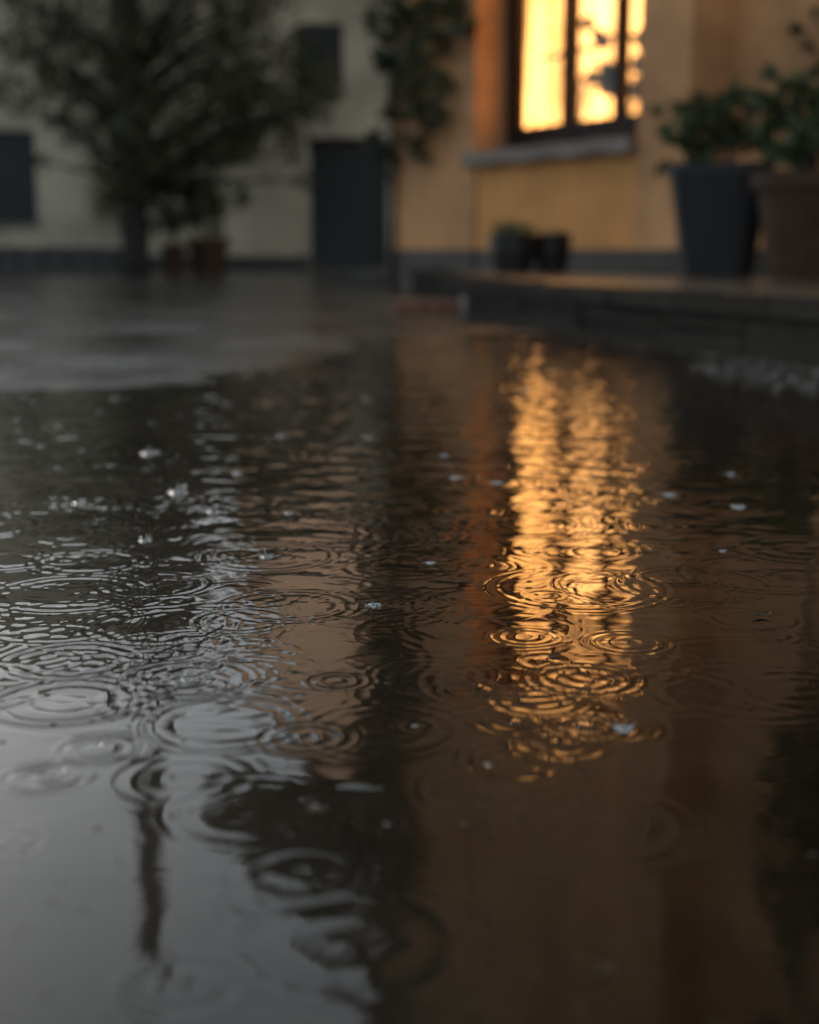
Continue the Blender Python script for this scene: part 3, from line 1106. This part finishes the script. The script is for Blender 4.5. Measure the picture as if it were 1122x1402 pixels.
tips = []
for (px, py, r) in [(930, 145, 20), (950, 165, 22), (920, 185, 18), (965, 140, 20), (990, 150, 26), (1010, 130, 22), (985, 185, 30), (1015, 180, 26), (945, 200, 22), (910, 225, 14),
                    (1040, 150, 24), (905, 150, 9), (1035, 195, 24), (960, 215, 22), (1050, 110, 12)]:
    v = rel(px, py, PYd, pl)
    tips.append((v.x, random.uniform(-0.2, 0.2), v.z, r * PYd / F))
plant_on(pl, hp_ - 0.05, tips, 520, 0.105)

# round clay pot
PYc = 8.9
pc = at(1102, 372, PYc)
cp = empty('planter', (pc.x, PYc, PZ), 0)
tag(cp, 'round brown clay pot with rim and bushy plant beside the slate planter', 'planter')
hc = at(1100, 236, PYc).z - PZ
rt, rb = 74 * PYc / F, 46 * PYc / F
MB().lathe([(0, 0), (rb, 0), (rb * 1.02, 0.02), (rt * 0.93, hc - 0.10), (rt * 1.02, hc - 0.095), (rt * 1.03, hc - 0.01), (rt, hc), (rt * 0.9, hc), (rt * 0.87, hc - 0.07)], 48).build('pot', M['pot_terra'], cp, smooth=False)
MB().lathe([(0.0, hc - 0.055), (rt * 0.88, hc - 0.06)], 24).build('soil', M['soil'], cp)
tips = []
for (px, py, r) in [(1052, 100, 12), (1060, 135, 20), (1085, 120, 22), (1075, 160, 26), (1105, 150, 26), (1120, 180, 30), (1090, 195, 28), (1050, 180, 22), (1130, 130, 22), (1150, 200, 30), (1065, 215, 22), (1115, 220, 22), (1140, 95, 14)]:
    v = rel(px, py, PYc, cp)
    tips.append((v.x, random.uniform(-0.2, 0.2), v.z, r * PYc / F))
plant_on(cp, hc - 0.05, tips, 560, 0.10)

# two small black pots by the wall under the window
for (px, wpx, PYb, nb_, lab) in ((702, 64, 11.1, 130, 'small black pot with short grass beneath the lit window'),
                                 (753, 56, 11.3, 26, 'small black pot almost bare, touching the grassy pot under the window')):
    bb = at(px, 371, PYb)
    bo = empty('planter', (bb.x, PYb, PZ), 0)
    tag(bo, lab, 'planter')
    hb = at(px, 320, PYb).z - PZ
    rb_ = wpx * PYb / F / 2
    MB().lathe([(0, 0), (rb_ * 0.74, 0), (rb_ * 0.80, 0.015), (rb_ * 0.97, hb * 0.55), (rb_, hb * 0.92), (rb_ * 1.03, hb * 0.93), (rb_ * 1.03, hb), (rb_ * 0.93, hb), (rb_ * 0.88, hb - 0.04)], 40).build('pot', M['pot_bowl'], bo)
    MB().lathe([(0.0, hb - 0.02), (rb_ * 0.89, hb - 0.03)], 24).build('soil', M['soil'], bo)
    gb = MB()
    for i in range(nb_):
        a, r_ = random.uniform(0, 6.28), rb_ * 0.85 * random.random() ** 0.5
        x, y = math.cos(a) * r_, math.sin(a) * r_
        hgt = random.uniform(0.05, 0.13) * (1 if nb_ > 50 else 0.4)
        dx, dy = random.uniform(-0.06, 0.06), random.uniform(-0.05, 0.05)
        gb.add([(x - 0.004, y, hb - 0.03), (x + 0.004, y, hb - 0.03), (x + dx * 0.4 + 0.003, y + dy * 0.4, hb + hgt * 0.6), (x + dx, y + dy, hb + hgt), (x + dx * 0.4 - 0.003, y + dy * 0.4, hb + hgt * 0.6)],
               [(0, 1, 2, 4), (4, 2, 3)])
    gb.build('foliage', M['grass'], bo)

# two clay pots with thin saplings at the foot of the tree
for (px, wpx, hpx, Y, lab) in ((286, 58, 48, 24.9, 'wider reddish clay pot with a thin shrub at the cream wall'),
                               (238, 36, 40, 24.6, 'narrow dark clay pot with a thin shrub beside the trunk')):
    q = at(px, 366, Y)
    pp = empty('planter', (q.x, Y, 0.0), 0)
    tag(pp, lab, 'planter')
    h_, r_ = hpx * Y / F, wpx * Y / F / 2
    MB().lathe([(0, 0), (r_ * 0.72, 0), (r_ * 0.93, h_ * 0.8), (r_ * 1.02, h_ * 0.82), (r_ * 1.02, h_), (r_ * 0.9, h_), (r_ * 0.86, h_ * 0.9)], 28).build('pot', M['pot_terra'], pp)
    MB().lathe([(0.0, h_ * 0.92), (r_ * 0.88, h_ * 0.91)], 20).build('soil', M['soil'], pp)
    plant_on(pp, h_ * 0.9, [(random.uniform(-0.25, 0.25), random.uniform(-0.15, 0.15), random.uniform(0.7, 1.35), 0.14) for _ in range(7)], 260, 0.11, M['leaf'], 0.014)

# ------------------------------------------------------------------ small things in and at the edge of the water
gv = MB()
for i in range(230):
    t = random.random()
    base = gnd(960 + 190 * t + random.gauss(0, 14), 500 + 28 * t + random.gauss(0, 9))
    r_ = random.uniform(0.003, 0.010) if random.random() < 0.9 else random.uniform(0.010, 0.018)
    gv.blob((base.x, base.y, r_ * 0.35), r_, 1, 0.2, (1, random.uniform(0.6, 1), 0.6))
for i in range(420):
    t = random.random() ** 0.8
    pt = K1 + KD * (t * 6.0) - KN * abs(random.gauss(0.10, 0.07))
    r_ = random.uniform(0.003, 0.011)
    gv.blob((pt.x, pt.y, r_ * 0.2), r_, 1, 0.2, (1, random.uniform(0.6, 1), 0.6))
tag(gv.build('gravel', M['pebble'], None, None, True), 'pale wet gravel and grit washed up along the stone kerb', 'gravel', None, 'stuff')


def float_leaf(px, py, wpx, m, label, rot, curl=0.25):
    q = gnd(px, py, 0.001)
    w = wpx * q.y / F / 2
    vs, fs = [], []
    n = 10
    for i in range(n + 1):
        t = i / n
        half = w * 0.42 * math.sin(math.pi * min(1, t * 0.92 + 0.06)) ** 0.8
        x = (t - 0.5) * 2 * w
        zc = curl * w * 0.5 * (2 * t - 1) ** 2
        vs += [(x, -half, zc + half * 0.45), (x, 0, zc), (x, half, zc + half * 0.35)]
    vs += [(w, 0.002, curl * w * 0.5), (w * 1.35, 0.15 * w, curl * w * 0.9), (w, -0.002, curl * w * 0.5)]
    for i in range(n):
        b = i * 3
        fs += [(b, b + 3, b + 4, b + 1), (b + 1, b + 4, b + 5, b + 2)]
    fs.append((3 * n + 3, 3 * n + 4, 3 * n + 5))
    me = MB().add(vs, fs)
    o = me.build('leaf', m, None, (q.x, q.y, 0.0015), True)
    o.rotation_euler = (R(random.uniform(-6, 6)), 0, R(rot))
    sol = o.modifiers.new('thickness', 'SOLIDIFY')
    sol.thickness = w * 0.03
    return tag(o, label, 'leaf')


float_leaf(821, 506, 34, M['dead_leaf'], 'dark fallen leaf afloat in the blurred orange glow near the kerb', 20, 0.6)
float_leaf(1042, 844, 26, M['dead_leaf'], 'small curled dark leaf afloat on the brown water at the far right', 10, 0.5)
float_leaf(490, 1082, 58, M['pale_leaf'], 'bluish grey leaf afloat below the orange strip of the reflection', -8, 0.15)
float_leaf(826, 1332, 32, M['dead_leaf'], 'blurred black leaf afloat near the lower edge of the puddle', 35, 0.3)
float_leaf(635, 798, 18, M['dead_leaf'], 'tiny black leaf afloat just left of the window reflection', -15, 0.4)
float_leaf(716, 958, 16, M['dead_leaf'], 'tiny dark leaf afloat at the lower left of the window reflection', 15, 0.4)


def splash_mesh(kind, w):
    """a drop's impact: a ragged crown of thin sheets, a jet and flung beads (w = overall width in metres)"""
    mb = MB()
    r0 = w * 0.16
    n = random.randint(4, 7)
    a0_, arc = random.uniform(0, 6.28), random.uniform(2.6, 6.0)     # the crown tears open on one side
    lx, ly = random.uniform(-0.1, 0.1) * w, random.uniform(-0.1, 0.1) * w
    for i in range(n):
        a = a0_ + arc * i / n + random.uniform(-0.35, 0.35)
        rr = w * random.choice([random.uniform(0.22, 0.34), random.uniform(0.34, 0.55)])
        z = w * random.uniform(0.03, 0.20) * (1 if kind else 0.5)
        ca, sa = math.cos(a), math.sin(a)
        mb.tube([(ca * r0, sa * r0, -0.0006), (ca * (r0 + rr) * 0.55, sa * (r0 + rr) * 0.55, z * random.uniform(0.3, 0.9)), (ca * rr + lx, sa * rr + ly, z)],
                [w * random.uniform(0.020, 0.036), w * 0.016, w * 0.005], 6)
        if random.random() < 0.6:
            mb.blob((ca * rr + lx, sa * rr + ly, z), w * random.uniform(0.012, 0.026), 1, 0.0)
    mb.lathe([(w * 0.25, -0.0008), (w * 0.20, w * 0.03), (w * 0.17, w * 0.06), (w * 0.155, w * 0.06), (w * 0.14, w * 0.03), (w * 0.10, -0.0008)], 20, 0.25)
    if kind and random.random() < 0.6:
        hj = random.uniform(0.12, 0.28)
        mb.tube([(0, 0, -0.0005), (lx * 0.5, ly, w * hj * 0.5), (lx * 1.3, ly, w * hj)], [w * 0.06, w * 0.025, w * 0.010], 7)
        mb.blob((lx * 1.4, ly, w * hj * 1.12), w * 0.026, 2, 0.0)
    return mb


for (px, py, wpx, kind, lab) in SPL:
    q = gnd(px, py, 0.0)
    o = splash_mesh(kind, wpx * q.y / F).build('splash', M['splash'], None, (q.x, q.y, 0.0), True)
    tag(o, lab, 'splash', 'raindrop splashes on the puddle')

# floating scraps too small and many to count
db = MB()
for i in range(150):
    px, py = random.uniform(-40, 1160), random.uniform(640, 1420)
    q = gnd(px, py, 0.0)
    r_ = random.uniform(0.0006, 0.0022) * (0.6 + 0.4 * q.y)
    db.blob((q.x, q.y, 0.0004), r_, 1, 0.35, (1.6, 0.8, 0.35))
tag(db.build('debris', M['dead_leaf'], None, None, True), 'tiny dark scraps of leaf and bark floating all over the puddle', 'debris', None, 'stuff')

# air bubbles on the water
for (px, py, wpx, lab) in [(148, 1024, 26, 'clear bubble in the ring above the mirrored sky at the left'), (95, 1058, 20, 'smaller clear bubble at the left edge of the mirrored sky'),
                           (262, 926, 22, 'clear bubble inside the ring at the orange strip'), (800, 996, 24, 'clear bubble at the foot of the golden reflection'),
                           (706, 990, 16, 'small clear bubble left of the foot of the golden reflection')]:
    q = gnd(px, py)
    r_ = wpx * q.y / F / 2
    o = MB().lathe([(r_ * math.cos(t) * 1.0, r_ * math.sin(t) * 0.62) for t in [i * math.pi / 2 / 9 for i in range(9)]] + [(r_ * 0.02, r_ * 0.62)], 28).build('bubble', M['glass'], None, (q.x, q.y, 0.0003), True)
    tag(o, lab, 'bubble', 'bubbles on the puddle')

# ------------------------------------------------------------------ light
w = bpy.data.worlds.new('World')
sc.world = w
w.use_nodes = True
nt = w.node_tree
nt.nodes.clear()
sky = nt.nodes.new('ShaderNodeTexSky')
sky.sky_type = 'NISHITA'
sky.sun_disc = False
EL, AZ = R(11), R(-34)         # azimuth from +Y, negative to the left: low on the left
sky.sun_elevation = EL
sky.sun_rotation = AZ
sky.air_density = 1.2
sky.dust_density = 4.0
sky.ozone_density = 1.0
hsv = nt.nodes.new('ShaderNodeHueSaturation')
hsv.inputs['Saturation'].default_value = 0.18
bg = nt.nodes.new('ShaderNodeBackground')
bg.inputs['Strength'].default_value = 0.140
wo = nt.nodes.new('ShaderNodeOutputWorld')
nt.links.new(sky.outputs['Color'], hsv.inputs['Color'])
# high thin overcast evens the dome out
ov = nt.nodes.new('ShaderNodeMix')
ov.data_type = 'RGBA'
ov.inputs['Factor'].default_value = 0.56
ov.inputs['B'].default_value = (4.8, 5.75, 6.6, 1)
nt.links.new(hsv.outputs['Color'], ov.inputs['A'])
nt.links.new(ov.outputs['Result'], bg.inputs['Color'])
nt.links.new(bg.outputs['Background'], wo.inputs['Surface'])

sl = bpy.data.lights.new('sun', 'SUN')
sl.energy = 1.5
sl.angle = R(12)
sl.color = (1.0, 0.86, 0.70)
so = bpy.data.objects.new('sun', sl)
C.objects.link(so)
dv = Vector((math.sin(AZ) * math.cos(EL), math.cos(AZ) * math.cos(EL), math.sin(EL)))
so.rotation_euler = (-dv).to_track_quat('-Z', 'Y').to_euler()
so.location = dv * 60

vs_ = sc.view_settings
vs_.view_transform = 'Standard'
vs_.look = 'None'
vs_.exposure = 0
vs_.gamma = 1
cy = sc.cycles
cy.max_bounces = 8
cy.transparent_max_bounces = 12
cy.caustics_reflective = False
cy.caustics_refractive = False
cy.use_denoising = True
